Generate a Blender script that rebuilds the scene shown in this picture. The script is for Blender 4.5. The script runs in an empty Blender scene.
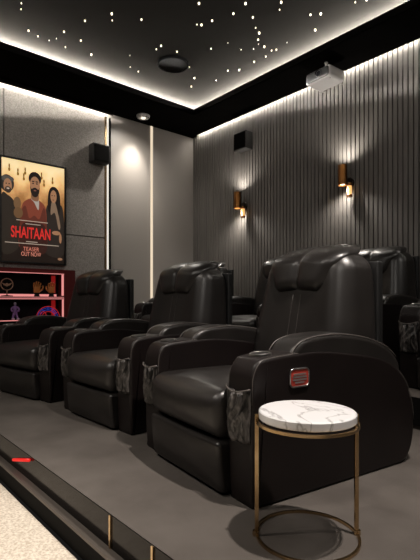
import bpy, bmesh, math, random
from mathutils import Vector, Matrix
random.seed(4)
PI = math.pi
S = bpy.context.scene
C = S.collection
R = math.radians

# ------------------------------------------------------------------ materials
def mat(name, col, rough=0.5, metal=0.0, spec=0.5, emit=None, estr=0.0, coat=0.0, alpha=1.0):
    m = bpy.data.materials.new(name); m.use_nodes = True
    b = m.node_tree.nodes['Principled BSDF']
    b.inputs['Base Color'].default_value = (*col, 1)
    b.inputs['Roughness'].default_value = rough
    b.inputs['Metallic'].default_value = metal
    b.inputs['Specular IOR Level'].default_value = spec
    b.inputs['Coat Weight'].default_value = coat
    b.inputs['Alpha'].default_value = alpha
    if emit:
        b.inputs['Emission Color'].default_value = (*emit, 1)
        b.inputs['Emission Strength'].default_value = estr
    return m

def noisy(m, c1, c2, scale=20, detail=6, bump=0.0, bdist=0.01, stretch=(1, 1, 1), lo=0.35, hi=0.65, bscale=None, distort=0.0, coord='Object'):
    nt = m.node_tree; N = nt.nodes; L = nt.links; b = N['Principled BSDF']
    tc = N.new('ShaderNodeTexCoord'); mp = N.new('ShaderNodeMapping'); mp.inputs['Scale'].default_value = stretch
    L.new(tc.outputs[coord], mp.inputs['Vector'])
    n = N.new('ShaderNodeTexNoise'); n.inputs['Scale'].default_value = scale; n.inputs['Detail'].default_value = detail
    n.inputs['Distortion'].default_value = distort
    L.new(mp.outputs[0], n.inputs['Vector'])
    r = N.new('ShaderNodeValToRGB')
    r.color_ramp.elements[0].position = lo; r.color_ramp.elements[0].color = (*c1, 1)
    r.color_ramp.elements[1].position = hi; r.color_ramp.elements[1].color = (*c2, 1)
    L.new(n.outputs['Fac'], r.inputs[0]); L.new(r.outputs[0], b.inputs['Base Color'])
    if bump:
        n2 = N.new('ShaderNodeTexNoise'); n2.inputs['Scale'].default_value = bscale or scale; n2.inputs['Detail'].default_value = 4
        L.new(mp.outputs[0], n2.inputs['Vector'])
        bp = N.new('ShaderNodeBump'); bp.inputs['Strength'].default_value = bump; bp.inputs['Distance'].default_value = bdist
        L.new(n2.outputs['Fac'], bp.inputs['Height']); L.new(bp.outputs[0], b.inputs['Normal'])
    return m

leather = noisy(mat('leather', (0.02, 0.016, 0.014), 0.33), (0.0115, 0.0100, 0.0092), (0.0165, 0.0145, 0.0135), 6, 3, 0.25, 0.0015, bscale=160)
leather2 = noisy(mat('side_panel_leather', (0.02, 0.012, 0.011), 0.42, spec=0.32), (0.0065, 0.0042, 0.0040), (0.0085, 0.0056, 0.0053), 5, 3, 0.15, 0.001, bscale=160)
piping_m = mat('piping_leather', (0.085, 0.075, 0.068), 0.45)
stitch_m = mat('stitch_thread', (0.055, 0.048, 0.044), 0.5)
shell_m = mat('black_shell', (0.006, 0.006, 0.006), 0.5)
carpet = noisy(mat('grey_carpet', (0.1, 0.1, 0.1), 0.95, spec=0.1), (0.074, 0.065, 0.058), (0.100, 0.089, 0.080), 3.2, 8, 0.5, 0.004, bscale=260)
beige = noisy(mat('beige_carpet', (0.5, 0.45, 0.38), 0.95, spec=0.1), (0.42, 0.36, 0.29), (0.66, 0.60, 0.51), 90, 8, 0.6, 0.006, bscale=120)
black_gloss = mat('black_glass', (0.006, 0.005, 0.0045), 0.12, spec=0.12)
bronze_trim = mat('bronze_trim', (0.085, 0.072, 0.062), 0.45, 0.3)
dark_step = mat('dark_step', (0.003, 0.0027, 0.0024), 0.8, spec=0.1)
soffit_m = noisy(mat('soffit_black', (0.012, 0.011, 0.010), 0.8, spec=0.0), (0.0040, 0.0037, 0.0034), (0.005, 0.0047, 0.0044), 3, 3)
fascia_m = mat('fascia_black', (0.0015, 0.0014, 0.0013), 0.9, spec=0.0)
ceil_m = mat('tray_charcoal', (0.014, 0.0131, 0.0122), 0.9, spec=0.0)
slat_m = noisy(mat('slat_grey', (0.07, 0.065, 0.06), 0.6), (0.135, 0.124, 0.114), (0.165, 0.152, 0.139), 4, 6, stretch=(6, 6, 0.6))
slat_back_m = mat('slat_backing', (0.010, 0.009, 0.009), 0.8)
smooth_m = mat('smooth_taupe', (0.34, 0.312, 0.285), 0.42)
panel_m = noisy(mat('textured_panel', (0.09, 0.085, 0.08), 0.85), (0.25, 0.230, 0.212), (0.40, 0.370, 0.342), 70, 10, 0.4, 0.004, bscale=160)
wall_dark = mat('wall_dark', (0.03, 0.028, 0.026), 0.8)
gold = noisy(mat('brushed_gold', (0.55, 0.38, 0.20), 0.25, 1.0), (0.50, 0.34, 0.17), (0.62, 0.45, 0.26), 12, 3)
brass_dark = mat('bronze_amber', (0.15, 0.062, 0.018), 0.3, 1.0)
dark_bronze = mat('dark_bronze', (0.03, 0.02, 0.015), 0.4, 0.8)
chrome = mat('chrome', (0.38, 0.37, 0.36), 0.3, 1.0)
glow = mat('lamp_glow', (1, 1, 1), 0.5, emit=(1.0, 0.92, 0.80), estr=14)
glow_amber = mat('amber_glow', (1, 0.7, 0.3), 0.5, emit=(1.0, 0.50, 0.16), estr=0.9)
led_wall = mat('led_wall', (0.02, 0.02, 0.02), 0.5, emit=(1.0, 0.94, 0.84), estr=60)
led_cove = mat('led_cove', (0.02, 0.02, 0.02), 0.5, emit=(1.0, 0.95, 0.86), estr=1300)
led_warm = mat('led_warm', (0.02, 0.02, 0.02), 0.5, emit=(1.0, 0.82, 0.60), estr=0.85)
led_white = mat('led_white', (0.02, 0.02, 0.02), 0.5, emit=(1.0, 0.93, 0.82), estr=0.85)
led_red = mat('led_red', (0.02, 0.02, 0.02), 0.5, emit=(1.0, 0.34, 0.32), estr=0.8)
led_redd = mat('led_deep_red', (0.02, 0.02, 0.02), 0.5, emit=(1.0, 0.02, 0.02), estr=0.18)
star_m = mat('star_glow', (1, 1, 1), 0.5, emit=(1.0, 0.84, 0.55), estr=2.3)
star_dim = mat('star_dim_glow', (1, 1, 1), 0.5, emit=(1.0, 0.88, 0.70), estr=1.3)
white_m = mat('white_plastic', (0.55, 0.535, 0.53), 0.4)
black_pl = mat('black_plastic', (0.008, 0.008, 0.008), 0.35)
grille_m = noisy(mat('speaker_grille', (0.02, 0.02, 0.02), 0.9, spec=0.05), (0.003, 0.003, 0.003), (0.009, 0.0085, 0.008), 200, 2)
speaker_wood = mat('speaker_case', (0.012, 0.010, 0.009), 0.6)
lens_m = mat('lens_glass', (0.02, 0.02, 0.03), 0.05, spec=1.0)
red_plate = mat('red_badge', (0.40, 0.045, 0.030), 0.35)
badge_grey = mat('badge_grey', (0.30, 0.26, 0.25), 0.35, 0.6)
orange_m = mat('glowing_orange', (0.7, 0.28, 0.05), 0.4, emit=(1.0, 0.35, 0.06), estr=0.10)
orange_m = mat('orange_bronze', (0.50, 0.20, 0.05), 0.35)
trophy_m = mat('old_brass', (0.55, 0.35, 0.24), 0.35, 0.6)
purple_m = mat('purple_paint', (0.30, 0.16, 0.42), 0.4)
purple_l = mat('pale_lilac', (0.50, 0.42, 0.55), 0.4)
neon_red = mat('neon_red', (0.25, 0.02, 0.02), 0.4, emit=(1.0, 0.03, 0.05), estr=0.3)
neon_blue = mat('neon_blue', (0.02, 0.05, 0.25), 0.4, emit=(0.03, 0.10, 0.9), estr=0.25)
cab_m = mat('cabinet_black', (0.004, 0.0035, 0.0035), 0.5, spec=0.15)
cab_redlit = mat('cabinet_red_glow', (0.10, 0.010, 0.010), 0.5, spec=.3)  # red glow of the niche lights put into the cabinet frame colour

# marble with grey veins
marble = mat('white_marble', (0.8, 0.79, 0.77), 0.22)
nt = marble.node_tree; N = nt.nodes; L = nt.links
tc = N.new('ShaderNodeTexCoord'); mp = N.new('ShaderNodeMapping'); mp.inputs['Rotation'].default_value = (0, 0, 0.5); mp.inputs['Scale'].default_value = (1, 2.2, 1)
n1 = N.new('ShaderNodeTexNoise'); n1.inputs['Scale'].default_value = 2.6; n1.inputs['Detail'].default_value = 8; n1.inputs['Distortion'].default_value = 0.7
rp = N.new('ShaderNodeValToRGB'); e = rp.color_ramp.elements
e[0].position = 0.485; e[0].color = (0.70, 0.70, 0.71, 1); e[1].position = 0.515; e[1].color = (0.70, 0.70, 0.71, 1)
k_ = rp.color_ramp.elements.new(0.50); k_.color = (0.40, 0.395, 0.39, 1)
L.new(tc.outputs['Object'], mp.inputs[0]); L.new(mp.outputs[0], n1.inputs['Vector']); L.new(n1.outputs['Fac'], rp.inputs[0])
L.new(rp.outputs[0], N['Principled BSDF'].inputs['Base Color'])

# crumpled sheer mesh fabric of the pockets
pocket_m = mat('pocket_mesh', (0.1, 0.1, 0.1), 0.32)
noisy(pocket_m, (0.006, 0.0055, 0.005), (0.13, 0.118, 0.11), 20, 3, 0.9, 0.02, stretch=(2.0, 1, 0.6), lo=0.44, hi=0.70, distort=0.8, bscale=18)

# ------------------------------------------------------------------ mesh helpers
def link(name, me, m, parent=None, loc=None, rot=None, smooth=True):
    o = bpy.data.objects.new(name, me); C.objects.link(o)
    if m: me.materials.append(m)
    if parent: o.parent = parent
    if loc: o.location = loc
    if rot: o.rotation_euler = rot
    if smooth:
        for p in me.polygons: p.use_smooth = True
    return o

def tag(o, label=None, cat=None, group=None, kind=None):
    if label: o['label'] = label
    if cat: o['category'] = cat
    if group: o['group'] = group
    if kind: o['kind'] = kind
    return o

def empty(name, loc, rz=0, rot=None):
    o = bpy.data.objects.new(name, None); C.objects.link(o); o.location = loc
    o.rotation_euler = rot if rot else (0, 0, rz); o.empty_display_size = 0.1
    return o

def from_bm(bm, name):
    bmesh.ops.remove_doubles(bm, verts=bm.verts, dist=1e-5)
    bmesh.ops.recalc_face_normals(bm, faces=bm.faces)
    me = bpy.data.meshes.new(name); bm.to_mesh(me); bm.free(); return me

def samples(s, r, n, m=4):
    out = []
    for k in range(m + 1):
        out.append(-(s - r) - r * math.tan(R(45) * (1 - k / m)))
    for k in range(1, n):
        out.append(-(s - r) + 2 * (s - r) * k / n)
    for k in range(m + 1):
        out.append((s - r) + r * math.tan(R(45) * k / m))
    res = [out[0]]
    for v in out[1:]:
        if v - res[-1] > 1e-6: res.append(v)
    return res

def rbox(bm, x0, x1, y0, y1, z0, z1, r, n=(6, 6, 6), fn=None, m=4):
    c = Vector(((x0 + x1) / 2, (y0 + y1) / 2, (z0 + z1) / 2))
    s = ((x1 - x0) / 2, (y1 - y0) / 2, (z1 - z0) / 2)
    rr = (r, r, r) if not hasattr(r, '__len__') else r
    rr = tuple(min(rr[i], s[i] * 0.999) for i in range(3))
    A = [samples(s[i], rr[i], n[i], m) for i in range(3)]
    cache = {}
    def vert(p):
        inner = [max(-(s[i] - rr[i]), min(s[i] - rr[i], p[i])) for i in range(3)]
        d = Vector([(p[i] - inner[i]) / rr[i] for i in range(3)])
        d.normalize()
        q = [inner[i] + d[i] * rr[i] for i in range(3)]
        q = (q[0] + c.x, q[1] + c.y, q[2] + c.z)
        if fn: q = fn(*q)
        key = tuple(round(v, 6) for v in p)
        if key not in cache: cache[key] = bm.verts.new(q)
        return cache[key]
    for ax in range(3):
        a, b = (ax + 1) % 3, (ax + 2) % 3
        for sg in (-1, 1):
            for i in range(len(A[a]) - 1):
                for j in range(len(A[b]) - 1):
                    vs = []
                    for (u, v) in ((i, j), (i + 1, j), (i + 1, j + 1), (i, j + 1)):
                        p = [0, 0, 0]; p[ax] = sg * s[ax]; p[a] = A[a][u]; p[b] = A[b][v]
                        vs.append(vert(p))
                    try: bm.faces.new(vs)
                    except ValueError: pass
    return bm

def RB(name, mt_, parent, *a, **k):
    loc = k.pop('loc', None); rot = k.pop('rot', None)
    bm = bmesh.new(); rbox(bm, *a, **k)
    return link(name, from_bm(bm, name), mt_, parent, loc, rot)

def box(bm, x0, x1, y0, y1, z0, z1):
    g = bmesh.ops.create_cube(bm, size=1.0)
    for v in g['verts']:
        v.co = Vector(((x0 + x1) / 2 + v.co.x * (x1 - x0), (y0 + y1) / 2 + v.co.y * (y1 - y0), (z0 + z1) / 2 + v.co.z * (z1 - z0)))

def BX(name, m, parent, *a, bev=0.0, loc=None, rot=None):
    bm = bmesh.new(); box(bm, *a)
    if bev: bmesh.ops.bevel(bm, geom=list(bm.edges), offset=bev, segments=2, affect='EDGES')
    me = bpy.data.meshes.new(name); bm.to_mesh(me); bm.free()
    return link(name, me, m, parent, loc, rot, smooth=False)

def catmull(pts, n=6, closed=False):
    out = []; k = len(pts)
    for i in range(k if closed else k - 1):
        P = []
        for j in (-1, 0, 1, 2):
            q = i + j
            q = q % k if closed else max(0, min(k - 1, q))
            P.append(Vector(pts[q]))
        for s_ in range(n):
            t = s_ / n
            out.append(0.5 * ((2 * P[1]) + (-P[0] + P[2]) * t + (2 * P[0] - 5 * P[1] + 4 * P[2] - P[3]) * t * t + (-P[0] + 3 * P[1] - 3 * P[2] + P[3]) * t ** 3))
    if not closed: out.append(Vector(pts[-1]))
    return out

def extrude_profile(bm, prof, x0, x1, r, m=4, dome=0.0):
    """closed profile in (y,z), counter-clockwise or not, extruded along x with rounded rims"""
    P = [Vector((p[0], p[1])) for p in prof]; n = len(P)
    area = sum(P[i].x * P[(i + 1) % n].y - P[(i + 1) % n].x * P[i].y for i in range(n))
    sg = 1 if area > 0 else -1
    nor = []
    for i in range(n):
        t = (P[(i + 1) % n] - P[i - 1]); t.normalize(); nor.append(Vector((t.y, -t.x)) * sg)
    rings = []
    for k in range(m + 1):
        a = R(90) * k / m; rings.append((x0 + r * (1 - math.sin(a)), r * (1 - math.cos(a))))
    rings = [(x0 + r * (1 - math.sin(R(90) * k / m)), r * (1 - math.cos(R(90) * k / m))) for k in range(m, -1, -1)]
    rings += [(x1 - r * (1 - math.sin(R(90) * k / m)), r * (1 - math.cos(R(90) * k / m))) for k in range(0, m + 1)]
    V = []
    for (x, ins) in rings:
        V.append([bm.verts.new((x, (P[i] - nor[i] * ins).x, (P[i] - nor[i] * ins).y)) for i in range(n)])
    for a, b in zip(V, V[1:]):
        for i in range(n):
            bm.faces.new((a[i], a[(i + 1) % n], b[(i + 1) % n], b[i]))
    bm.faces.new(V[0]); bm.faces.new(list(reversed(V[-1])))

def tube(bm, pts, r, seg=8, closed=False, cap=True):
    pts = [Vector(p) for p in pts]; n = len(pts); rings = []
    prev = None
    for i, p in enumerate(pts):
        if closed: t = pts[(i + 1) % n] - pts[i - 1]
        else: t = pts[min(n - 1, i + 1)] - pts[max(0, i - 1)]
        t.normalize()
        if prev is None:
            u = Vector((0, 0, 1)) if abs(t.z) < 0.9 else Vector((1, 0, 0))
            u = (u - t * u.dot(t)).normalized()
        else: u = (prev - t * prev.dot(t)).normalized()
        prev = u; w = t.cross(u)
        rad = r(i / (n - 1)) if callable(r) else r
        rings.append([bm.verts.new(p + (u * math.cos(2 * PI * k / seg) + w * math.sin(2 * PI * k / seg)) * rad) for k in range(seg)])
    rng = range(n if closed else n - 1)
    for i in rng:
        a, b = rings[i], rings[(i + 1) % n]
        for k in range(seg): bm.faces.new((a[k], a[(k + 1) % seg], b[(k + 1) % seg], b[k]))
    if cap and not closed:
        bm.faces.new(list(reversed(rings[0]))); bm.faces.new(rings[-1])

def TB(name, m, parent, pts, r, seg=8, closed=False, loc=None, rot=None):
    bm = bmesh.new(); tube(bm, pts, r, seg, closed)
    me = bpy.data.meshes.new(name); bmesh.ops.recalc_face_normals(bm, faces=bm.faces); bm.to_mesh(me); bm.free()
    return link(name, me, m, parent, loc, rot)

def lathe(bm, prof, seg=48, c=(0, 0, 0)):
    rings = []
    for (r_, z) in prof:
        if r_ < 1e-6: rings.append([bm.verts.new((c[0], c[1], c[2] + z))])
        else: rings.append([bm.verts.new((c[0] + r_ * math.cos(2 * PI * k / seg), c[1] + r_ * math.sin(2 * PI * k / seg), c[2] + z)) for k in range(seg)])
    for a, b in zip(rings, rings[1:]):
        for k in range(seg):
            q = [a[k % len(a)], a[(k + 1) % len(a)], b[(k + 1) % len(b)], b[k % len(b)]]
            u = []
            for v in q:
                if v not in u: u.append(v)
            if len(u) > 2: bm.faces.new(u)

def LT(name, m, parent, prof, seg=48, loc=None, rot=None, c=(0, 0, 0)):
    bm = bmesh.new(); lathe(bm, prof, seg, c)
    bmesh.ops.recalc_face_normals(bm, faces=bm.faces)
    me = bpy.data.meshes.new(name); bm.to_mesh(me); bm.free()
    o = link(name, me, m, parent, loc, rot)
    es = o.modifiers.new('es', 'EDGE_SPLIT'); es.split_angle = R(40)
    return o

# ------------------------------------------------------------------ the room
XL, YB, SZ, TZ = -6.10, 4.90, 3.64, 3.90      # left wall, back wall, soffit and tray heights
XR, YF = 3.2, -3.6
RZ = 0.21
PX = XL + 0.05
def st(name, m, *a, bev=0): return tag(BX(name, m, None, *a, bev=bev), kind='structure')

st('floor', beige, XL - .1, XR, YF, 0.84, -0.34, -0.24)
# front platform: carpeted top, black glass face, bronze nosing below
st('floor_platform', carpet, XL - .1, XR, 0.90, 3.05, -0.20, 0.0)
bm = bmesh.new(); box(bm, XL, XR, 0.896, 0.90, -0.135, -0.0015)
me = bpy.data.meshes.new('f'); bm.to_mesh(me); bm.free()
tag(link('trim_1', me, black_gloss, smooth=False), kind='structure')
st('trim_2', bronze_trim, XL, XR, 0.855, 0.896, -0.150, -0.135)
st('trim_3', dark_step, XL, XR, 0.858, 0.90, -0.24, -0.150)
# rear platform
st('floor_rear_platform', carpet, XL - .1, XR, 3.05, YB + .1, -0.2, RZ)
st('trim_4', dark_step, XL, XR, 3.030, 3.05, 0.03, RZ + 0.004)
# shell
st('wall_front', wall_dark, XL - .1, XR + .1, YF - .1, YF, -0.34, 4.0)
st('wall_right', wall_dark, XR, XR + .1, YF, YB + .1, -0.34, 4.0)
st('wall_left', smooth_m, XL - .1, XL, YF, YB + .1, -0.34, 4.0)
st('ceiling', ceil_m, XL - .1, XR + .1, YF - .1, YB + .1, TZ, TZ + .1)

# slatted back wall: backing board plus ribs, one mesh each
st('wall_back', slat_back_m, XL - .1, XR + .1, YB, YB + .1, -0.34, 4.0)
bm = bmesh.new()
x = XL + 0.012
while x < XR:
    box(bm, x, x + 0.0470, YB - 0.022, YB - 0.001, RZ, SZ + .055); x += 0.0585
me = bpy.data.meshes.new('ribs'); bm.to_mesh(me); bm.free()
o = link('wall_back_ribs', me, slat_m, smooth=False); tag(o, kind='structure')
bv = o.modifiers.new('b', 'BEVEL'); bv.width = 0.004; bv.segments = 2

# soffit ring around the tray
IX0, IX1, IY0, IY1 = -5.32, 2.3, -2.4, 4.28
def ring(bm, x0, x1, y0, y1, X0, X1, Y0, Y1, z0, z1):
    box(bm, X0, x0, Y0, Y1, z0, z1); box(bm, x1, X1, Y0, Y1, z0, z1)
    box(bm, x0, x1, Y0, y0, z0, z1); box(bm, x0, x1, y1, Y1, z0, z1)
bm = bmesh.new(); ring(bm, IX0, IX1, IY0, IY1, XL + .11, XR, YF, YB - .065, SZ, SZ + 0.02)
box(bm, XL, XL + .11, 3.29, YB, SZ, SZ + .02); box(bm, XL, PX + .06, YF, 3.29, SZ + .06, SZ + .07); box(bm, XL + .11, XR, YB - .065, YB, SZ + .06, SZ + .07)
box(bm, PX + .06, PX + .07, YF, 3.29, SZ - .065, SZ + .07); box(bm, XL + .11, XR, YB - .075, YB - .065, SZ, SZ + .07)
me = bpy.data.meshes.new('soffit'); bm.to_mesh(me); bm.free()
tag(link('ceiling_soffit', me, soffit_m, smooth=False), kind='structure')
bm = bmesh.new(); ring(bm, IX0 + .02, IX1 - .02, IY0 + .02, IY1 - .02, IX0, IX1, IY0, IY1, SZ - .002, SZ + 0.075)
me = bpy.data.meshes.new('fascia'); bm.to_mesh(me); bm.free()
tag(link('trim_5', me, fascia_m, smooth=False), kind='structure')

# textured panels on the left wall, standing 5 cm proud

def wall_panel(y0, y1, z0, z1):
    return tag(BX('trim_6', panel_m, None, XL + 0.001, PX, y0, y1, z0, z1, bev=0.004), kind='structure')
PB = 3.19
for (y0, y1) in ((-3.5, -1.2), (-1.19, 0.48), (0.49, 1.785), (1.795, PB)):
    wall_panel(y0, y1, 1.783, 3.56); wall_panel(y0, y1, 0.003, 1.772)
# gold edge and LED strip along the right edge of the panels
tag(BX('trim_7', gold, None, XL + .001, PX + .006, PB + .002, PB + .030, 0.003, 3.56), kind='structure')
def strip(name, m, dims, label, group=None):
    o = BX(name, m, None, *dims); tag(o, label, 'light strip', group); return o
strip('led_strip', led_white, (XL + .002, PX - .004, PB + .056, PB + .066, 0.003, 3.56), 'thin vertical white light strip beside the textured poster wall panel')
tag(BX('trim_8', fascia_m, None, XL + .001, PX, PB + .085, PB + .10, 0.003, 3.56), kind='structure')
strip('led_strip', led_warm, (XL + .001, XL + .012, 4.015, 4.055, 0.003, SZ - .002), 'warm vertical light strip in the smooth taupe wall')
# slit lights on top of the walls
strip('led_strip', led_wall, (PX + .030, PX + .045, -3.4, 3.27, SZ - .015, SZ + .0), 'white light strip along the top of the textured poster wall')
strip('led_strip', led_wall, (XL + .15, XR - .05, YB - .058, YB - .046, SZ + .012, SZ + .024), 'long white light strip along the top of the slatted back wall')
# concealed cove lights on top of the soffit
strip('cove_light', led_cove, (IX0 - .36, IX0 - .34, IY0, IY1 + .34, SZ + .14, SZ + .155), 'hidden cove light above the left ceiling border', 'cove lights')
strip('cove_light', led_cove, (IX0 - .34, IX1, IY1 + .34, IY1 + .36, SZ + .14, SZ + .155), 'hidden cove light above the back ceiling border', 'cove lights')

# ------------------------------------------------------------------ recliner
HW = 0.51           # half width
AX0, AX1 = 0.335, 0.51
ARM = [(0.015, 0.0), (0.005, 0.10), (0.0, 0.35), (0.0, 0.50), (0.008, 0.56), (0.035, 0.605), (0.08, 0.622), (0.2, 0.632), (0.36, 0.640), (0.5, 0.630), (0.65, 0.610),
       (0.80, 0.585), (0.93, 0.540), (1.04, 0.455), (1.105, 0.33), (1.125, 0.19), (1.105, 0.08), (1.06, 0.02), (1.01, 0.0)]
PAD = [(0.225, 0.57), (0.240, 0.640), (0.285, 0.682), (0.36, 0.702), (0.50, 0.710), (0.66, 0.696), (0.82, 0.660), (0.95, 0.595), (1.01, 0.50), (0.90, 0.46), (0.60, 0.52), (0.30, 0.55)]
def front_y(z):   # front face of the backrest
    return 0.650 + (z - 0.42) * 0.20
def back_fn(x, y, z):
    u = (y - 0.0) / 1.0
    f = front_y(z)
    # crown: top edge slightly lower at the sides, front hollow between soft wings
    ax = abs(x) / 0.37
    f2 = f - 0.015 * math.exp(-((ax - 0.72) / 0.22) ** 2)
    yy = f2 + u * (1.03 - 0.03 * max(0, z - 1.0) / 0.15 - f2)
    sx = 1.06 - 0.09 * max(0, (z - 0.58) / 0.57) ** 1.5 - 0.10 * (1 - u) * max(0, (z - 0.70) / 0.45)
    zz = z - 0.022 * ax ** 3 * max(0, (z - 0.6) / 0.55) + 0.02 * (1 - u) * 0
    return (x * sx, yy, zz)

def pillow_fn(x, y, z):
    # y: 0 front .. 0.16 back (in slab space); follows the backrest, rolls over its top
    ax = abs(x) / 0.29
    groove = 0.012 * math.exp(-(x / 0.014) ** 2)
    lobe = 0.016 * (1 - (2 * ax - 1) ** 2)
    t = (z - 0.92) / 0.275
    roll = 0.13 * max(0, (t - 0.55) / 0.45) ** 2
    fr = 1 - y / 0.16
    q_ = min(1, max(0, t) * 1.15); sx = 0.70 + 0.33 * q_ * q_ * (3 - 2 * q_)
    yy = front_y(z) - 0.028 + y + roll - (lobe - groove) * fr
    zz = z - 0.02 * ax ** 3
    if fr < 0.6 and t > 0.8: zz -= groove * 0.8
    return (x * sx, yy, zz)

def seat_fn(x, y, z):
    ax = x / 0.33
    fy = max(0.0, min(1.0, (z - 0.24) / 0.22))
    pf = 0.035 * (1 - ax * ax) * math.sin(PI * fy) * max(0, min(1, 1 - (y + .05) / 0.14))
    up = 0.028 * (1 - ax * ax) * (1 if z > 0.4 else 0) * math.sin(PI * max(0, min(1, y / 0.55))) ** 0.5
    lean = 0.012 * (1 - fy) * max(0, min(1, 1 - y / 0.3))
    return (x, y - pf + lean, z + up)

def foot_fn(x, y, z):
    ax = x / 0.33; t = max(0, min(1, (z - 0.02) / 0.21))
    return (x, y - 0.018 * (1 - ax ** 4) * math.sin(PI * t) * (1 if y < 0.0 else 0) + 0.02 * (1 - t), z)

def pocket_mesh(xc):
    bm = bmesh.new(); nx, nz = 14, 18; w = 0.166
    V = []
    for j in range(nz + 1):
        row = []
        for i in range(nx + 1):
            u = i / nx; v = j / nz
            zz = 0.27 + 0.225 * v - (0.014 * math.sin(PI * u) if v > .9 else 0)
            bul = 0.030 * math.sin(PI * u) ** 0.6 * (0.35 + 0.65 * math.sin(PI * min(1, v * 0.9 + 0.1)))
            wr = 0.008 * math.sin(u * 19 + 5 * math.sin(v * 6)) * math.sin(PI * u)
            ww = w * (0.90 + 0.10 * v)
            row.append(bm.verts.new((xc - ww / 2 + ww * u, -0.004 - bul - wr, zz)))
        V.append(row)
    for j in range(nz):
        for i in range(nx): bm.faces.new((V[j][i], V[j][i + 1], V[j + 1][i + 1], V[j + 1][i]))
    r_ = bmesh.ops.extrude_face_region(bm, geom=list(bm.faces))
    for v in [g for g in r_['geom'] if isinstance(g, bmesh.types.BMVert)]: v.co.y += 0.003
    bmesh.ops.recalc_face_normals(bm, faces=bm.faces)
    me = bpy.data.meshes.new('pocket'); bm.to_mesh(me); bm.free()
    return me, [(v.co.x, v.co.y) for v in []]

def sidecurve(x):
    return [(x, 0, 0)]

def make_recliner(label, loc, rz, group, pieces='all'):
    t = empty('recliner', loc, rz); tag(t, label, 'recliner', group)
    # base
    BX('base', shell_m, t, -0.33, 0.33, 0.14, 1.02, 0.0, 0.30, bev=0.01)
    RB('seat_cushion', leather, t, -0.333, 0.333, -0.055, 0.70, 0.238, 0.465, (0.045, 0.075, 0.070), n=(12, 8, 5), fn=seat_fn)
    fr = RB('footrest', leather, t, -0.335, 0.335, -0.050, 0.14, 0.012, 0.243, (0.025, 0.022, 0.022), n=(12, 2, 6), fn=foot_fn)
    # arms
    prof = [(p.x, p.y) for p in catmull([Vector((a, b, 0)) for a, b in ARM], 4)]
    padp = [(p.x, p.y) for p in catmull([Vector((a, b, 0)) for a, b in PAD], 4, True)]
    for s in (-1, 1):
        x0, x1 = (AX0, AX1) if s > 0 else (-AX1, -AX0)
        bm = bmesh.new(); extrude_profile(bm, prof, x0, x1, 0.022)
        bmesh.ops.recalc_face_normals(bm, faces=bm.faces)
        me = bpy.data.meshes.new('arm'); bm.to_mesh(me); bm.free()
        arm = link('arm', me, leather2, t)
        arm.modifiers.new('w', 'WEIGHTED_NORMAL')
        bm = bmesh.new(); extrude_profile(bm, padp, x0 + 0.004, x1 - 0.004, 0.030, m=5)
        bmesh.ops.recalc_face_normals(bm, faces=bm.faces)
        me = bpy.data.meshes.new('armrest_pad'); bm.to_mesh(me); bm.free()
        pad = link('armrest_pad', me, leather, arm)
        pad.modifiers.new('w', 'WEIGHTED_NORMAL')
        for xe in (x0 + 0.012, x1 - 0.012):
            pts = [(xe, a, b) for a, b in padp[2:30]]
            pts = [(xe, p[1] + (-0.006 if p[1] < .3 else 0.0), p[2] - 0.006) for p in pts]
            TB('piping', piping_m, pad, pts, 0.0028, 6)
            e_ = [(xe + (0.006 if xe > (x0 + x1) / 2 else -0.006), a + (0.006 if a < .05 else 0), b - 0.006) for a, b in prof[10:60]]
            TB('piping', piping_m, arm, e_, 0.0016, 6)
        xc = (x0 + x1) / 2
        me, _ = pocket_mesh(xc)
        pk = link('pocket', me, pocket_m, arm)
        band = [(xc - 0.083 + 0.166 * i / 14, -0.006 - 0.026 * math.sin(PI * i / 14) ** 0.6, 0.497 - 0.016 * math.sin(PI * i / 14)) for i in range(15)]
        TB('elastic_band', piping_m, pk, band, 0.0035, 6)
        cup = LT('cup_holder', chrome, arm, [(0.038, -0.004), (0.040, 0.006), (0.044, 0.009), (0.049, 0.006), (0.050, -0.004)], 32, loc=(xc, 0.115, 0.626), rot=(R(4), 0, 0))
        LT('cup_well', shell_m, cup, [(0.0, 0.001), (0.038, 0.001), (0.039, -0.004)], 32)
    # back
    b = RB('backrest', leather, t, -0.37, 0.37, 0.0, 1.0, 0.42, 1.15, (0.125, 0.34, 0.11), n=(14, 6, 12), fn=back_fn, m=6)
    p = RB('head_pillow', leather, b, -0.29, 0.29, 0.0, 0.16, 0.92, 1.195, (0.085, 0.05, 0.075), n=(22, 3, 10), fn=pillow_fn, m=5)
    for xx in (-0.032, 0.032):
        TB('stitch_seam', stitch_m, b, [(xx, front_y(z) - 0.0015, z) for z in [0.5 + 0.04 * i for i in range(11)]], 0.0016, 5)
    sm = []
    for i in range(17):
        z = 0.93 + 0.255 * i / 16; q = pillow_fn(0.0, 0.0, z)
        rd = 0.06 * (1 - math.sqrt(max(0, 1 - (max(0, z - 1.095) / 0.10) ** 2))) if z > 1.095 else (0.06 * (1 - math.sqrt(max(0, 1 - ((1.02 - z) / 0.10) ** 2))) if z < 1.02 else 0)
        sm.append((q[0], q[1] + rd - 0.002, q[2]))
    TB('stitch_seam', stitch_m, p, sm, 0.0018, 5)
    RB('rear_shell', shell_m, t, -0.365, 0.365, 1.005, 1.055, 0.10, 1.085, (0.012, 0.012, 0.012), n=(2, 1, 2), m=2)
    return t

def copy_tree(o, parent=None):
    c = o.copy(); C.objects.link(c); c.parent = parent
    for ch in o.children: copy_tree(ch, c)
    return c

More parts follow.
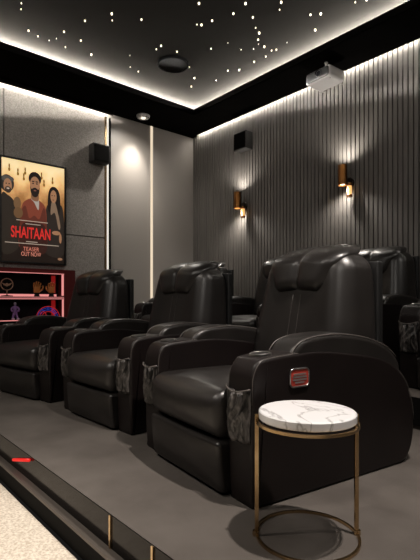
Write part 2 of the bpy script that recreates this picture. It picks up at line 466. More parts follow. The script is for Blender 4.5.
G1 = 'front row recliners'; G2 = 'rear row recliners'
chairC = make_recliner('black leather recliner in the front row, nearest, with red badge on its side panel', (-1.80, 1.41, 0), R(-7.5), G1)
spots = [((-3.03, 1.50, 0), 1.0, 'middle black leather recliner of the front row, without a visible badge', G1),
         ((-4.27, 1.39, 0), 9.5, 'far left black leather recliner of the front row, beside the glowing red shelf', G1),
         ((-4.78, 3.28, RZ), 8.0, 'rear row recliner mostly hidden behind the middle front row recliner', G2),
         ((-3.60, 3.44, RZ), 1.5, 'rear row recliner showing its left edge beside the nearest front recliner headrest', G2),
         ((-2.45, 3.40, RZ), -4.0, 'rear row recliner with headrest seen right of the nearest front recliner', G2),
         ((-1.19, 3.28, RZ), -9.0, 'rear row recliner at the right picture edge showing only its pocketed arm', G2)]
for loc, a, lab, g in spots:
    c = copy_tree(chairC); c.location = loc; c.rotation_euler = (0, 0, R(a)); c['label'] = lab; c['group'] = g

# badge on the nearest recliner's left arm
arm_l = [o for o in chairC.children if o.name.startswith('arm')][-1]
bd = empty('badge', (AX1 + 0.0, 0.275, 0.52)); bd.parent = arm_l
def rr2(w, h, r, n=6):
    pts = []
    for cx, cy, a0 in ((w - r, h - r, 0), (-w + r, h - r, 90), (-w + r, -h + r, 180), (w - r, -h + r, 270)):
        for k in range(n + 1): a = R(a0 + 90 * k / n); pts.append((cx + r * math.cos(a), cy + r * math.sin(a)))
    return pts
bpy.data.objects.remove(bd)
def plate(name, m, parent, w, h, r, x0, x1, yc, zc):
    bm = bmesh.new(); pr = rr2(w, h, r)
    a = [bm.verts.new((x0, yc + p[0], zc + p[1])) for p in pr]; b_ = [bm.verts.new((x1, yc + p[0], zc + p[1])) for p in pr]
    n = len(pr)
    for i in range(n): bm.faces.new((a[i], a[(i + 1) % n], b_[(i + 1) % n], b_[i]))
    bm.faces.new(a); bm.faces.new(list(reversed(b_))); bmesh.ops.recalc_face_normals(bm, faces=bm.faces)
    me = bpy.data.meshes.new(name); bm.to_mesh(me); bm.free()
    return link(name, me, m, parent, smooth=False)
bg = plate('badge', red_plate, arm_l, 0.056, 0.039, 0.020, AX1 - .002, AX1 + .005, 0.262, 0.525)
bg['label'] = 'red badge with silver rim'
TB('badge_rim', chrome, bg, [(AX1 + .005, 0.262 + a, 0.525 + b) for a, b in rr2(0.056, 0.039, 0.020)], 0.0042, 6, closed=True)
for dz, w in ((0.015, 0.036), (0.003, 0.042), (-0.009, 0.042), (-0.021, 0.028)):
    plate('badge_bar', badge_grey, bg, w, 0.0035, 0.003, AX1 + .004, AX1 + .0075, 0.262, 0.525 + dz)

# ------------------------------------------------------------------ side table
tx, ty = -1.032, 1.36
t = empty('side_table', (tx, ty, 0)); tag(t, 'round side table with white marble top and thin gold ring frame', 'side table')
TR = 0.176
LT('table_top', marble, t, [(0, 0.428), (TR - .004, 0.428), (TR, 0.432), (TR, 0.456), (TR - .004, 0.460), (0, 0.460)], 72)
def circ(r, z, n=64): return [(r * math.cos(2 * PI * k / n), r * math.sin(2 * PI * k / n), z) for k in range(n)]
def flatring(name, r, z, th, hh, m):
    return LT(name, m, t, [(r - th, z), (r + th, z), (r + th, z + hh), (r - th, z + hh), (r - th, z)], 72)
flatring('base_ring', 0.184, 0.0, 0.005, 0.010, gold)
flatring('top_ring', 0.182, 0.412, 0.005, 0.010, gold)
for ang in (R(49.2), R(49.2 + 180), R(49.2 + 90)) if False else (R(52), R(228)):
    cx, cy = 0.184 * math.cos(ang), 0.184 * math.sin(ang)
    BX('leg', gold, t, -0.007, 0.007, -0.007, 0.007, 0.0, 0.447, loc=(cx, cy, 0), rot=(0, 0, ang), bev=0.001)
    LT('foot_knob', gold, t, [(0, 0), (0.012, 0), (0.013, .008), (0.012, 0.018), (0, 0.02)], 16, loc=(0.187 * math.cos(ang), 0.187 * math.sin(ang), 0))

# ------------------------------------------------------------------ poster
def poster():
    W, H = 0.86, 1.34; yc, zc = 2.155, 2.015
    t = empty('film_poster', (PX, yc, zc), rot=(PI / 2, 0, PI / 2))
    tag(t, 'lit film poster in a black frame on the textured left wall', 'poster')
    fb = bmesh.new(); fw = 0.022
    for a in ((-W / 2, W / 2, H / 2 - fw, H / 2), (-W / 2, W / 2, -H / 2, -H / 2 + fw), (-W / 2, -W / 2 + fw, -H / 2 + fw, H / 2 - fw), (W / 2 - fw, W / 2, -H / 2 + fw, H / 2 - fw)):
        box(fb, a[0], a[1], a[2], a[3], 0.0, 0.05)
    me = bpy.data.meshes.new('frame'); fb.to_mesh(me); fb.free(); link('frame', me, black_pl, t, smooth=False)
    # print: warm glow above fading to near black below (procedural, printed image, back-lit)
    def printed(name, c, e=0.55): return mat(name, c, 0.5, emit=c, estr=e)
    pm = mat('poster_print', (0, 0, 0), 0.5); nt = pm.node_tree; N = nt.nodes; L = nt.links; b = N['Principled BSDF']
    tc = N.new('ShaderNodeTexCoord'); sp = N.new('ShaderNodeSeparateXYZ'); L.new(tc.outputs['Object'], sp.inputs[0])
    nz = N.new('ShaderNodeTexNoise'); nz.inputs['Scale'].default_value = 7; nz.inputs['Detail'].default_value = 5; L.new(tc.outputs['Object'], nz.inputs['Vector'])
    ma = N.new('ShaderNodeMath'); ma.operation = 'MULTIPLY_ADD'; ma.inputs[1].default_value = 0.35; L.new(nz.outputs['Fac'], ma.inputs[0])
    mb = N.new('ShaderNodeMath'); mb.operation = 'MULTIPLY_ADD'; mb.inputs[1].default_value = 0.75; mb.inputs[2].default_value = 0.38; L.new(sp.outputs['Y'], mb.inputs[0]); L.new(mb.outputs[0], ma.inputs[2])
    rp = N.new('ShaderNodeValToRGB'); E_ = rp.color_ramp.elements
    E_[0].position = 0.30; E_[0].color = (0.012, 0.007, 0.005, 1); E_[1].position = 1.0; E_[1].color = (1.0, 0.78, 0.42, 1)
    for p_, c_ in ((0.48, (0.06, 0.028, 0.012, 1)), (0.66, (0.36, 0.16, 0.05, 1)), (0.84, (0.85, 0.50, 0.20, 1))):
        q = rp.color_ramp.elements.new(p_); q.color = c_
    L.new(ma.outputs[0], rp.inputs[0]); L.new(rp.outputs[0], b.inputs['Base Color']); L.new(rp.outputs[0], b.inputs['Emission Color']); b.inputs['Emission Strength'].default_value = 0.8
    art = BX('poster_print', pm, t, -W / 2 + fw, W / 2 - fw, -H / 2 + fw, H / 2 - fw, 0.0, 0.030)
    def U(u): return -W / 2 + fw + (W - 2 * fw) * u
    def V(v): return -H / 2 + fw + (H - 2 * fw) * v
    lay = [0.0303]
    def poly(name, c, pts, e=0.55, smooth=True):
        z = lay[0]; lay[0] += 0.0003
        P = [Vector((U(a), V(b_), 0)) for a, b_ in pts]
        if smooth: P = catmull(P, 5, True)
        bm = bmesh.new(); vs = [bm.verts.new((p.x, p.y, z)) for p in P]; f = bm.faces.new(vs)
        bmesh.ops.triangulate(bm, faces=[f])
        me = bpy.data.meshes.new(name); bm.to_mesh(me); bm.free()
        for p in me.polygons:
            pass
        return link(name, me, printed(name, c, e), art, smooth=False)
    def ell(name, c, u, v, ru, rv, e=0.55): return poly(name, c, [(u + ru * math.cos(2 * PI * k / 14), v + rv * math.sin(2 * PI * k / 14)) for k in range(14)], e)
    skin = (0.42, 0.21, 0.11); hair = (0.010, 0.006, 0.005)
    # hanging charms in the glow
    for u, v in ((0.12, 0.93), (0.25, 0.90), (0.34, 0.86), (0.62, 0.90), (0.66, 0.83), (0.80, 0.87), (0.36, 0.92)):
        ell('charm', (0.22, 0.12, 0.02), u, v, 0.012, 0.022); ell('charm', (0.30, 0.17, 0.03), u, v - 0.035, 0.018, 0.018)
    # person in dark robe, left
    poly('printed_person', (0.030, 0.022, 0.016), [(0.0, 0.62), (0.10, 0.64), (0.20, 0.58), (0.26, 0.46), (0.27, 0.30), (0.24, 0.12), (0.0, 0.10)])
    ell('printed_hood', (0.035, 0.028, 0.022), 0.085, 0.755, 0.105, 0.085)
    ell('printed_hood', (0.10, 0.09, 0.08), 0.09, 0.80, 0.10, 0.03)
    ell('printed_face', skin, 0.095, 0.735, 0.062, 0.068)
    ell('printed_beard', (0.05, 0.03, 0.02), 0.10, 0.694, 0.048, 0.032); ell('printed_smile', (0.62, 0.50, 0.40), 0.10, 0.706, 0.022, 0.008)
    for du in (-.022, .022): ell('printed_eye', hair, 0.095 + du, 0.752, 0.011, 0.006)
    # person in dark robe, right
    poly('printed_person', (0.028, 0.020, 0.016), [(0.68, 0.10), (0.66, 0.34), (0.69, 0.55), (0.76, 0.62), (0.90, 0.62), (0.98, 0.54), (0.99, 0.10)])
    poly('printed_hair', hair, [(0.72, 0.58), (0.73, 0.72), (0.78, 0.785), (0.86, 0.785), (0.92, 0.72), (0.93, 0.58), (0.90, 0.50), (0.86, 0.60), (0.78, 0.60), (0.75, 0.52)])
    poly('printed_scarf', (0.26, 0.17, 0.11), [(0.78, 0.62), (0.82, 0.635), (0.86, 0.60), (0.93, 0.40), (0.90, 0.36), (0.84, 0.52), (0.77, 0.50)])
    ell('printed_face', skin, 0.815, 0.69, 0.052, 0.066)
    for du in (-.02, .02): ell('printed_eye', hair, 0.81 + du, 0.700, 0.010, 0.005)
    ell('printed_mouth', (0.20, 0.05, 0.03), 0.81, 0.655, 0.014, 0.005)
    ell('printed_hand', skin, 0.86, 0.315, 0.07, 0.022); ell('printed_hand', skin, 0.93, 0.26, 0.022, 0.05)
    # bearded person in red sweater, centre
    poly('printed_sweater', (0.24, 0.055, 0.030), [(0.29, 0.12), (0.28, 0.36), (0.31, 0.56), (0.40, 0.625), (0.50, 0.64), (0.60, 0.62), (0.68, 0.56), (0.70, 0.40), (0.68, 0.12)])
    poly('printed_shade', (0.13, 0.030, 0.018), [(0.29, 0.12), (0.29, 0.46), (0.36, 0.56), (0.42, 0.44), (0.50, 0.47), (0.58, 0.44), (0.65, 0.56), (0.69, 0.46), (0.68, 0.12)])
    poly('printed_shade', (0.045, 0.014, 0.010), [(0.30, 0.10), (0.30, 0.36), (0.50, 0.40), (0.68, 0.36), (0.68, 0.10)])
    poly('printed_collar', (0.45, 0.40, 0.36), [(0.45, 0.635), (0.50, 0.60), (0.56, 0.53), (0.575, 0.57), (0.57, 0.64), (0.52, 0.655)])
    ell('printed_hair', hair, 0.51, 0.840, 0.100, 0.070)
    poly('printed_neck', (0.26, 0.12, 0.06), [(0.46, 0.70), (0.46, 0.63), (0.56, 0.62), (0.56, 0.70)])
    ell('printed_face', skin, 0.51, 0.775, 0.080, 0.088)
    poly('printed_beard', (0.018, 0.010, 0.008), [(0.435, 0.76), (0.455, 0.735), (0.48, 0.745), (0.51, 0.752), (0.54, 0.745), (0.565, 0.735), (0.585, 0.76), (0.575, 0.70), (0.545, 0.665), (0.51, 0.655), (0.475, 0.665), (0.445, 0.70)])
    ell('printed_mouth', (0.25, 0.09, 0.06), 0.51, 0.722, 0.022, 0.007)
    for du in (-.030, .030):
        ell('printed_eye', hair, 0.51 + du, 0.792, 0.014, 0.007); ell('printed_brow', hair, 0.51 + du, 0.812, 0.022, 0.006)
    # dolls held at the left
    ell('printed_doll', (0.20, 0.11, 0.05), 0.235, 0.575, 0.055, 0.06); ell('printed_doll', (0.17, 0.09, 0.04), 0.25, 0.48, 0.07, 0.055)
    # fine credit lines, too small to read
    for v, u0, u1 in ((0.405, 0.22, 0.72), (0.375, 0.36, 0.60), (0.198, 0.37, 0.55), (0.178, 0.05, 0.90)):
        poly('printed_line', (0.55, 0.45, 0.36), [(u0, v), (u1, v), (u1, v + 0.007), (u0, v + 0.007)], smooth=False)
    def text(s, c, u, v, h, w, name, e=0.8, off=0.02):
        cu = bpy.data.curves.new(name, 'FONT'); cu.body = s; cu.align_x = 'CENTER'; cu.align_y = 'CENTER'; cu.size = 1.0; cu.extrude = 0.0; cu.offset = off
        o = bpy.data.objects.new(name, cu); C.objects.link(o)
        bpy.context.view_layer.update()
        dg = bpy.context.evaluated_depsgraph_get()
        me = bpy.data.meshes.new_from_object(o.evaluated_get(dg)); bpy.data.objects.remove(o)
        xs = [q.co.x for q in me.vertices]; ys = [q.co.y for q in me.vertices]
        sx = w * (W - 2 * fw) / (max(xs) - min(xs)); sy = h * (H - 2 * fw) / (max(ys) - min(ys))
        mx = (max(xs) + min(xs)) / 2; my = (max(ys) + min(ys)) / 2
        z = lay[0]; lay[0] += 0.0006
        for q in me.vertices: q.co = Vector((U(u) + (q.co.x - mx) * sx, V(v) + (q.co.y - my) * sy, z))
        me.materials.clear()
        return link(name, me, printed(name, c, e), art, smooth=False)
    text('SHAITAAN', (0.50, 0.022, 0.018), 0.45, 0.290, 0.115, 0.62, 'title_lettering', 1.0)
    text('TEASER', (0.62, 0.20, 0.14), 0.45, 0.128, 0.040, 0.25, 'caption_lettering', 0.8, 0.0)
    text('OUT NOW', (0.66, 0.24, 0.17), 0.45, 0.078, 0.042, 0.31, 'caption_lettering', 0.8, 0.0)
    ell('printed_seal', (0.35, 0.18, 0.10), 0.92, 0.045, 0.04, 0.014)
poster()

# ------------------------------------------------------------------ glowing wall shelf
SX0, SX1 = PX + 0.001, -5.85
sy0, sy1 = 0.9, 2.49
t = empty('display_shelf', (PX, 1.7, 0.6)); tag(t, 'black wall cabinet with two display niches edged in glowing red light', 'shelf')
def SB(name, m, *a, bev=0):
    a = (a[0] - PX, a[1] - PX, a[2] - 1.7, a[3] - 1.7, a[4] - .6, a[5] - .6)
    return BX(name, m, t, *a, bev=bev)
SB('back_panel', cab_m, SX0, SX0 + .01, sy0, sy1, 0.02, 1.225)
SB('side_panel', cab_redlit, SX0 + .01, SX1 - .03, sy1, sy1 + 0.17, 0.02, 1.275)
SB('side_panel', cab_redlit, SX0 + .01, SX1, sy0 - .03, sy0, 0.02, 1.245)
SB('top_panel', cab_redlit, SX0, SX1 - .02, sy0, sy1, 1.225, 1.275)
SB('shelf_board', cab_m, SX0 + .01, SX1 - .004, sy0, sy1, 0.880, 0.906)
SB('shelf_board', cab_m, SX0 + .01, SX1 - .004, sy0, sy1, 0.585, 0.612)
SB('lower_door', cab_m, SX1 - .02, SX1, sy0, sy1, 0.02, 0.585, bev=.003)
# light edges of the two niches
SB('light_edge', led_red, SX1 - .012, SX1, sy0, sy1, 1.212, 1.220)
SB('light_edge', led_red, SX1 - .012, SX1, sy1 - .030, sy1 - .004, 0.93, 1.208)
SB('light_edge', led_red, SX1 - .030, SX1, sy0, sy1, 0.906, 0.912)
SB('light_edge', led_red, SX1 - .006, SX1 + .001, sy0, sy1, 0.914, 0.945) if False else None
SB('light_edge', led_red, SX1 - .004, SX1 + .001, sy0, sy1, 0.884, 0.893)
SB('light_edge', led_red, SX1 - .012, SX1, sy1 - .024, sy1 - .004, 0.625, 0.880)
SB('light_edge', led_red, SX1 - .012, SX1, sy0, sy1, 0.612, 0.622)
SB('light_edge', led_red, SX0 + .012, SX0 + .020, sy0, sy1 - .03, 0.920, 0.950)
SB('light_edge', led_redd, SX0 + .012, SX0 + .020, sy1 - .10, sy1 - .045, 0.967, 1.20)
SB('light_edge', led_redd, SX0 + .012, SX0 + .020, sy1 - .10, sy1 - .045, 0.64, 0.87)
# trophy: emblem in a ring
t = empty('ring_trophy', (-5.93, 1.79, 0.913)); tag(t, 'brass ring trophy with emblem on a stem, left on the upper shelf', 'trophy')
LT('foot', cab_m, t, [(0, 0), (0.075, 0), (0.07, 0.014), (0.02, 0.02), (0, 0.02)], 24)
LT('stem', trophy_m, t, [(0.009, 0.018), (0.006, 0.05), (0.009, 0.085)], 12)
TB('ring', trophy_m, t, [(0, 0.072 * math.cos(2 * PI * k / 32), 0.155 + 0.072 * math.sin(2 * PI * k / 32)) for k in range(32)], 0.006, 8, True)
bm = bmesh.new(); pr = [(-.060, .175), (-.02, .160), (0, .172), (.02, .160), (.060, .175), (.038, .145), (.0, .128), (-.038, .145)]
a = [bm.verts.new((-.006, p[0], p[1])) for p in pr]; b = [bm.verts.new((.006, p[0], p[1])) for p in pr]
for i in range(8): bm.faces.new((a[i], a[(i + 1) % 8], b[(i + 1) % 8], b[i]))
bm.faces.new(a); bm.faces.new(list(reversed(b)))
link('emblem', from_bm(bm, 'emblem'), trophy_m, t, smooth=False)
# two bronze gauntlet-like hand sculptures, fingers up
def hand(loc, mirror, label):
    t = empty('hand_sculpture', loc); tag(t, label, 'sculpture', 'orange hand sculptures on the upper shelf')
    LT('pedestal', cab_m, t, [(0, 0), (0.04, 0), (0.032, 0.02), (0.028, 0.05), (0, 0.05)], 20)
    bm = bmesh.new()
    rbox(bm, -0.02, 0.02, -0.042, 0.042, 0.05, 0.135, (0.018, 0.02, 0.02), n=(2, 3, 3), m=2)
    for i, (dy, ln) in enumerate(((-0.036, 0.060), (-0.013, 0.075), (0.011, 0.070), (0.034, 0.055))):
        pts = [(0, dy, 0.12), (0.004, dy * 1.12, 0.12 + ln * .5), (0.016, dy * 1.18, 0.12 + ln * .85), (0.028, dy * 1.15, 0.12 + ln)]
        tube(bm, catmull(pts, 3), lambda q: 0.011 - 0.003 * q, 8)
    s = -1 if mirror else 1
    tube(bm, catmull([(0, s * 0.035, 0.075), (0.008, s * 0.062, 0.095), (0.014, s * 0.074, 0.125), (0.018, s * 0.070, 0.145)], 3), lambda q: 0.012 - 0.003 * q, 8)
    bmesh.ops.recalc_face_normals(bm, faces=bm.faces); me = bpy.data.meshes.new('hand'); bm.to_mesh(me); bm.free()
    link('hand', me, orange_m, t)
hand((-5.93, 2.16, 0.912), False, 'left of the two orange hand sculptures on the upper shelf')
hand((-5.93, 2.35, 0.912), True, 'right of the two orange hand sculptures, nearest the glowing shelf edge')
# small purple figurine
t = empty('figurine', (-5.92, 1.885, 0.622)); tag(t, 'small purple standing figurine on the lower shelf', 'figurine')
bm = bmesh.new()
for s in (-1, 1):
    tube(bm, catmull([(0.02, s * 0.028, 0.012), (0, s * 0.026, 0.03), (0, s * 0.016, 0.075), (0, s * 0.010, 0.105)], 3), lambda q: 0.012 + 0.004 * q, 8)
    tube(bm, catmull([(0, s * 0.018, 0.165), (0.004, s * 0.044, 0.145), (0.012, s * 0.040, 0.11), (0.026, s * 0.022, 0.115)], 3), lambda q: 0.012 - 0.004 * q, 8)
lathe(bm, [(0, 0.09), (0.02, 0.095), (0.018, 0.115), (0.028, 0.15), (0.026, 0.17), (0.009, 0.182), (0.008, 0.19)], 16)
bmesh.ops.recalc_face_normals(bm, faces=bm.faces); me = bpy.data.meshes.new('body'); bm.to_mesh(me); bm.free(); link('body', me, purple_m, t)
LT('head', purple_l, t, [(0, 0.185), (0.012, 0.188), (0.018, 0.203), (0.014, 0.219), (0, 0.226)], 16)
for s in (-1, 1):
    RB('boot', purple_l, t, -0.012, 0.036, s * 0.030 - 0.016, s * 0.030 + 0.016, 0.0, 0.026, 0.010, n=(2, 2, 1), m=2)
# red and blue neon sculpture of nested arcs
t = empty('neon_sculpture', (-5.92, 2.31, 0.622)); tag(t, 'red and blue glowing sculpture of nested arcs on the lower shelf', 'sculpture')
BX('foot', cab_m, t, -.03, .03, -.12, .12, 0, .012, bev=.003)
for rad, m_ in ((0.155, neon_red), (0.135, neon_blue), (0.110, neon_blue), (0.088, neon_red)):
    TB('arc_tube', m_, t, [(0.01 * math.sin(rad * 90), -0.01 + rad * math.cos(PI * k / 20), 0.010 + rad * 1.02 * math.sin(PI * k / 20)) for k in range(21)], 0.0048, 8)
for k in (30, 60, 90, 125): TB('spoke_tube', neon_red if k < 80 else neon_blue, t, [(0, -0.01 + 0.08 * math.cos(R(k)), 0.012 + 0.1 * math.sin(R(k))), (0, -0.01 + 0.15 * math.cos(R(k)), 0.012 + 0.150 * math.sin(R(k)))], 0.0035, 6)
TB('ring_tube', neon_red, t, [(0.03, -0.085 + 0.038 * math.cos(2 * PI * k / 20), 0.055 + 0.045 * math.sin(2 * PI * k / 20)) for k in range(20)], 0.005, 8, True)

# ------------------------------------------------------------------ speakers
def speaker(loc, rot, label):
    t = empty('wall_speaker', loc, rot=rot); tag(t, label, 'speaker')
    RB('case', speaker_wood, t, -0.13, 0.13, -0.16, -0.012, -0.13, 0.13, 0.012, n=(1, 1, 1), m=2)
    BX('bracket', dark_bronze, t, -0.04, 0.04, -0.015, 0.0, -0.06, 0.06)
    BX('grille', grille_m, t, -0.115, 0.115, -0.166, -0.155, -0.115, 0.115, bev=0.004)
speaker((PX, 3.06, 2.955), (0, 0, R(90)), 'small square black speaker on the textured left wall beside the poster')
speaker((-4.80, YB - .022, 3.22), (0, 0, 0), 'small square black speaker high on the slatted back wall')
# ------------------------------------------------------------------ ceiling speaker, downlight
t = empty('ceiling_speaker', (-4.72, 3.45, TZ)); tag(t, 'round black speaker mounted in the starry ceiling', 'speaker')
LT('rim', mat('matte_black', (0.004, 0.004, 0.004), 0.9, spec=0.0), t, [(0.185, 0), (0.198, 0), (0.198, -0.025), (0.192, -0.03), (0.185, -0.035), (0.185, 0)], 48)
LT('grille', grille_m, t, [(0, -0.022), (0.186, -0.020), (0.186, 0)], 48)
t = empty('ceiling_downlight', (-5.83, 3.71, SZ)); tag(t, 'small round white downlight on the black ceiling border', 'ceiling light')
LT('body', white_m, t, [(0.0, 0), (0.10, 0), (0.10, -0.012), (0.088, -0.035), (0.060, -0.042), (0.055, -0.036), (0.0, -0.036)], 40)
LT('diffuser', glow_amber if False else star_dim, t, [(0, -0.046), (0.035, -0.044), (0.038, -0.036)], 24)
for k in range(10):
    a = 2 * PI * k / 10
    BX('vent', black_pl, t, -0.008, 0.008, -0.004, 0.004, -0.006, 0.006, loc=(0.084 * math.cos(a), 0.084 * math.sin(a), -0.036), rot=(0, 0, a))
# ------------------------------------------------------------------ projector
t = empty('projector', (-3.14, 4.50, SZ), R(-3)); tag(t, 'white projector hanging from the black ceiling border', 'projector')
LT('ceiling_plate', white_m, t, [(0, 0), (0.022, 0), (0.022, -0.008), (0, -0.008)], 24)
TB('pole', white_m, t, [(0, 0, -.008), (0, 0, -0.12)], 0.014, 12)
pb = RB('body', white_m, t, -0.175, 0.175, -0.16, 0.12, -0.262, -0.125, (0.035, 0.03, 0.03), n=(3, 3, 2), m=3)
RB('front_panel', black_pl, pb, -0.158, 0.158, -0.166, -0.150, -0.248, -0.139, (0.03, 0.007, 0.03), n=(3, 1, 2), m=3)
LT('lens', lens_m, pb, [(0, 0.0), (0.026, 0.0), (0.032, -0.006), (0.032, 0.02)], 24, loc=(0.02, -0.168, -0.188), rot=(R(90), 0, 0))
TB('lens_ring', chrome, pb, [(0.02 + 0.034 * math.cos(2 * PI * k / 24), -0.169, -0.188 + 0.034 * math.sin(2 * PI * k / 24)) for k in range(24)], 0.004, 6, True)
for sx_ in (-1, 1):
    for sy_ in (-1, 1):
        TB('mount_arm', white_m, t, [(0, 0, -0.115), (sx_ * 0.13, sy_ * 0.12, -0.115), (sx_ * 0.15, sy_ * 0.13, -0.135)], 0.006, 6)
        LT('foot', white_m, t, [(0, -0.005), (0.014, -0.005), (0.014, 0.01)], 12, loc=(sx_ * .13, sy_ * .11, -0.265))
# ------------------------------------------------------------------ sconces
def sconce(x, label):
    t = empty('wall_sconce', (x, YB - .022, 2.23)); tag(t, label, 'wall light', 'bronze wall sconces on the slatted wall')
    LT('wall_plate', dark_bronze, t, [(0, 0.025), (0.062, 0.025), (0.065, 0.02), (0.065, 0.0), (0, 0)], 32, loc=(0, 0, 0.05), rot=(R(90), 0, 0))
    TB('arm', dark_bronze, t, [(0, -.02, 0.05), (0, -.10, 0.05)], 0.014, 10)
    tb = LT('upper_tube', brass_dark, t, [(0.051, 0.006), (0.051, 0.245), (0.055, 0.245), (0.055, 0.005), (0.051, 0.006)], 32, loc=(-0.01, -0.135, 0))
    LT('bulb', glow, tb, [(0, 0.025), (0.042, 0.025), (0.042, 0.045), (0, 0.045)], 20)
    lb = LT('lower_tube', brass_dark, t, [(0.0, -0.135), (0.034, -0.135), (0.034, -0.105), (0.029, -0.105)], 28, loc=(0.045, -0.075, 0))
    LT('tube_cap', brass_dark, lb, [(0.029, 0.0), (0.034, 0.0), (0.034, 0.03), (0, 0.03)], 28)
    LT('glass', glow_amber, lb, [(0.028, -0.105), (0.028, 0.0)], 24)
    TB('arm', dark_bronze, t, [(0.045, -.075, 0.02), (0.02, -.06, 0.05)], 0.010, 8)
    for dz, rx in ((0.26, 180), (-0.01, 0)):
        l = bpy.data.lights.new('sconce_beam', 'SPOT'); l.energy = 22; l.color = (1.0, 0.93, 0.84); l.spot_size = R(150); l.spot_blend = 0.9; l.shadow_soft_size = 0.02
        o = bpy.data.objects.new('sconce_beam', l); C.objects.link(o); o.parent = t; o.location = (-0.01, -0.135, dz); o.rotation_euler = (R(rx), 0, 0)
sconce(-4.86, 'bronze two-tube wall sconce, left one, below the square back wall speaker')
sconce(-3.07, 'bronze two-tube wall sconce, right one, above the nearest recliner headrest')

# ------------------------------------------------------------------ star lights
stars = [(-4.77,1.58,1),(-4.87,1.61,1),(-5.2,1.80,2),(-5.24,1.92,1),(-4.96,2.11,2),(-4.62,2.2,2),(-5.0,2.33,2),(-4.32,2.36,3),(-4.42,2.42,1),(-4.2,2.65,2),(-4.48,3.1,2),(-4.58,3.1,1),(-4.91,2.93,0),(-5.25,2.25,1),(-5.2,2.56,2),(-5.15,3.08,0),(-5.18,3.22,1),(-4.65,3.66,1),(-4.46,3.32,2),(-4.83,3.89,2),(-5.05,4.01,2),(-5.24,2.05,0),(-5.15,2.1,0),(-3.59,2.95,3),(-3.85,3.2,3),(-3.88,3.16,1),(-3.72,3.24,2),(-3.48,3.33,2),(-3.28,3.31,3),(-3.03,3.57,3),(-3.12,3.65,1),(-3.39,3.53,2),(-3.54,3.79,3),(-3.64,3.88,2),(-3.7,3.95,0),(-3.81,3.98,0),(-3.69,4.04,3),(-3.64,4.20,2),(-3.69,4.17,1),(-3.83,4.22,1),(-4.01,4.2,2),(-4.28,4.2,2),(-4.39,4.1,1),(-4.69,4.16,0),(-2.96,3.96,2),(-2.88,4.03,3),(-3.09,4.22,3),(-2.54,4.14,1),(-2.45,4.2,1),(-3.46,4.18,0),(-4.14,3.59,1),(-3.92,3.88,0),(-3.92,3.66,0),(-3.5,3.69,1)]
proto = {}
for x, y, s in stars:
    if s not in proto:
        r_ = (0.004, 0.006, 0.0085, 0.0105)[s]
        bm = bmesh.new(); bmesh.ops.create_uvsphere(bm, u_segments=12, v_segments=8, radius=r_)
        for v in bm.verts: v.co.z *= 1.5
        me = bpy.data.meshes.new('star'); bm.to_mesh(me); bm.free(); me.materials.append(star_m if s > 0 else star_dim)
        for p in me.polygons: p.use_smooth = True
        proto[s] = me
    o = bpy.data.objects.new('star_light', proto[s]); C.objects.link(o); o.location = (x, y, TZ - 0.008)
    tag(o, 'tiny glowing star light in the black ceiling', 'star light', 'star lights in the ceiling')

# ------------------------------------------------------------------ platform edge inlays
for x_ in (-1.345, -1.65):
    tag(BX('edge_inlay', gold, None, x_ - .006, x_ + .006, 0.890, 0.8965, -0.134, -0.002), 'slim vertical gold inlay in the black glass platform edge', 'trim', 'gold inlays in the platform edge')
tag(TB('reflection_streak', mat('red_reflection', (0.1, 0.0, 0.0), 0.5, emit=(1.0, 0.02, 0.015), estr=0.8), None, [(-2.81, .885, -.082), (-2.55, .885, -.016)], 0.009, 8), 'short slanted red reflection streak on the platform edge', 'reflection streak')  # glowing bar stands in for a red reflection on the glossy face

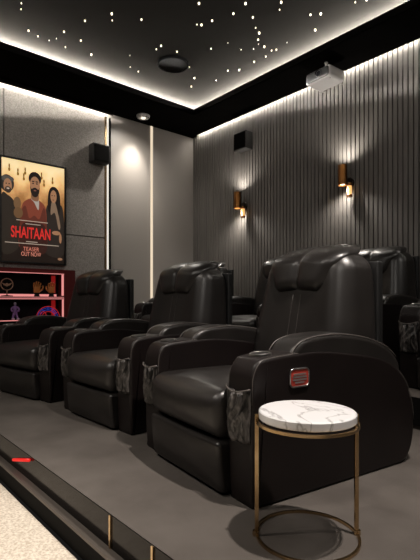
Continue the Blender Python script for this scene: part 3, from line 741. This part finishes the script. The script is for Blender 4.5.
# ------------------------------------------------------------------ lamps
def spot(name, loc, target, e, size=60, blend=0.8, soft=0.06, col=(1, 0.93, 0.84)):
    l = bpy.data.lights.new(name, 'SPOT'); l.energy = e; l.spot_size = R(size); l.spot_blend = blend; l.shadow_soft_size = soft; l.color = col
    o = bpy.data.objects.new(name, l); C.objects.link(o); o.location = loc
    d = Vector(target) - Vector(loc); o.rotation_euler = d.to_track_quat('-Z', 'Y').to_euler(); return o
spot('downlight_lamp', (-5.83, 3.71, SZ - .06), (-6.10, 3.62, 2.15), 120, 66, 1.0, 0.04)
spot('downlight_lamp', (-5.60, 3.60, SZ - .06), (-5.75, 3.3, 0), 50, 150, 0.9, 0.03)
# unseen overhead lights: lamps of the front half, then added carpet spot and fills
spot('unseen_light', (-0.35, 1.6, 3.85), (-1.0, 1.2, 0), 700, 80, 1.0, 0.05, (1, 0.9, 0.82))
spot('unseen_light', (-2.4, -0.6, 3.85), (-2.4, 0.3, 0), 260, 90, 1.0, 0.15, (1, 0.9, 0.8))
def area(name, loc, target, e, s, col=(1, 0.93, 0.85)):
    l = bpy.data.lights.new(name, 'AREA'); l.shape = 'DISK'; l.size = s; l.energy = e; l.color = col
    o = bpy.data.objects.new(name, l); C.objects.link(o); o.location = loc
    d = Vector(target) - Vector(loc); o.rotation_euler = d.to_track_quat('-Z', 'Y').to_euler(); return o
spot('unseen_light', (-1.9, 0.1, 3.85), (-2.1, 0.15, 0), 330, 34, 0.7, 0.05)  # added spot that brightens the beige carpet
area('unseen_light', (-0.3, -1.2, 3.8), (-2.4, 2.2, 0.6), 32, 0.5)  # added soft fill on the recliners, without a fixture
area('unseen_light', (-3.6, -1.0, 3.8), (-3.8, 2.0, 0.4), 24, 0.5)  # added fill toward the left of the front row
area('unseen_light', (0.6, 2.6, 3.8), (-1.2, 3.2, 0.8), 22, 0.6)  # added fill toward the right of the rear row

w = bpy.data.worlds.new('world'); S.world = w; w.use_nodes = True
w.node_tree.nodes['Background'].inputs[0].default_value = (0.5, 0.47, 0.44, 1); w.node_tree.nodes['Background'].inputs[1].default_value = 0.02

# ------------------------------------------------------------------ camera
cd = bpy.data.cameras.new('camera'); cam = bpy.data.objects.new('camera', cd); C.objects.link(cam)
cam.location = (0, 0, 0.86); cam.rotation_euler = (R(90), 0, R(49.2))
cd.sensor_fit = 'VERTICAL'; cd.sensor_height = 24; cd.lens = 24 * 456 / 560; cd.shift_y = 21 / 560; cd.clip_start = 0.02
S.camera = cam
S.view_settings.view_transform = 'Standard'; S.view_settings.look = 'None'; S.view_settings.gamma = 1; S.view_settings.use_curve_mapping = False
S.view_settings.exposure = 0.0
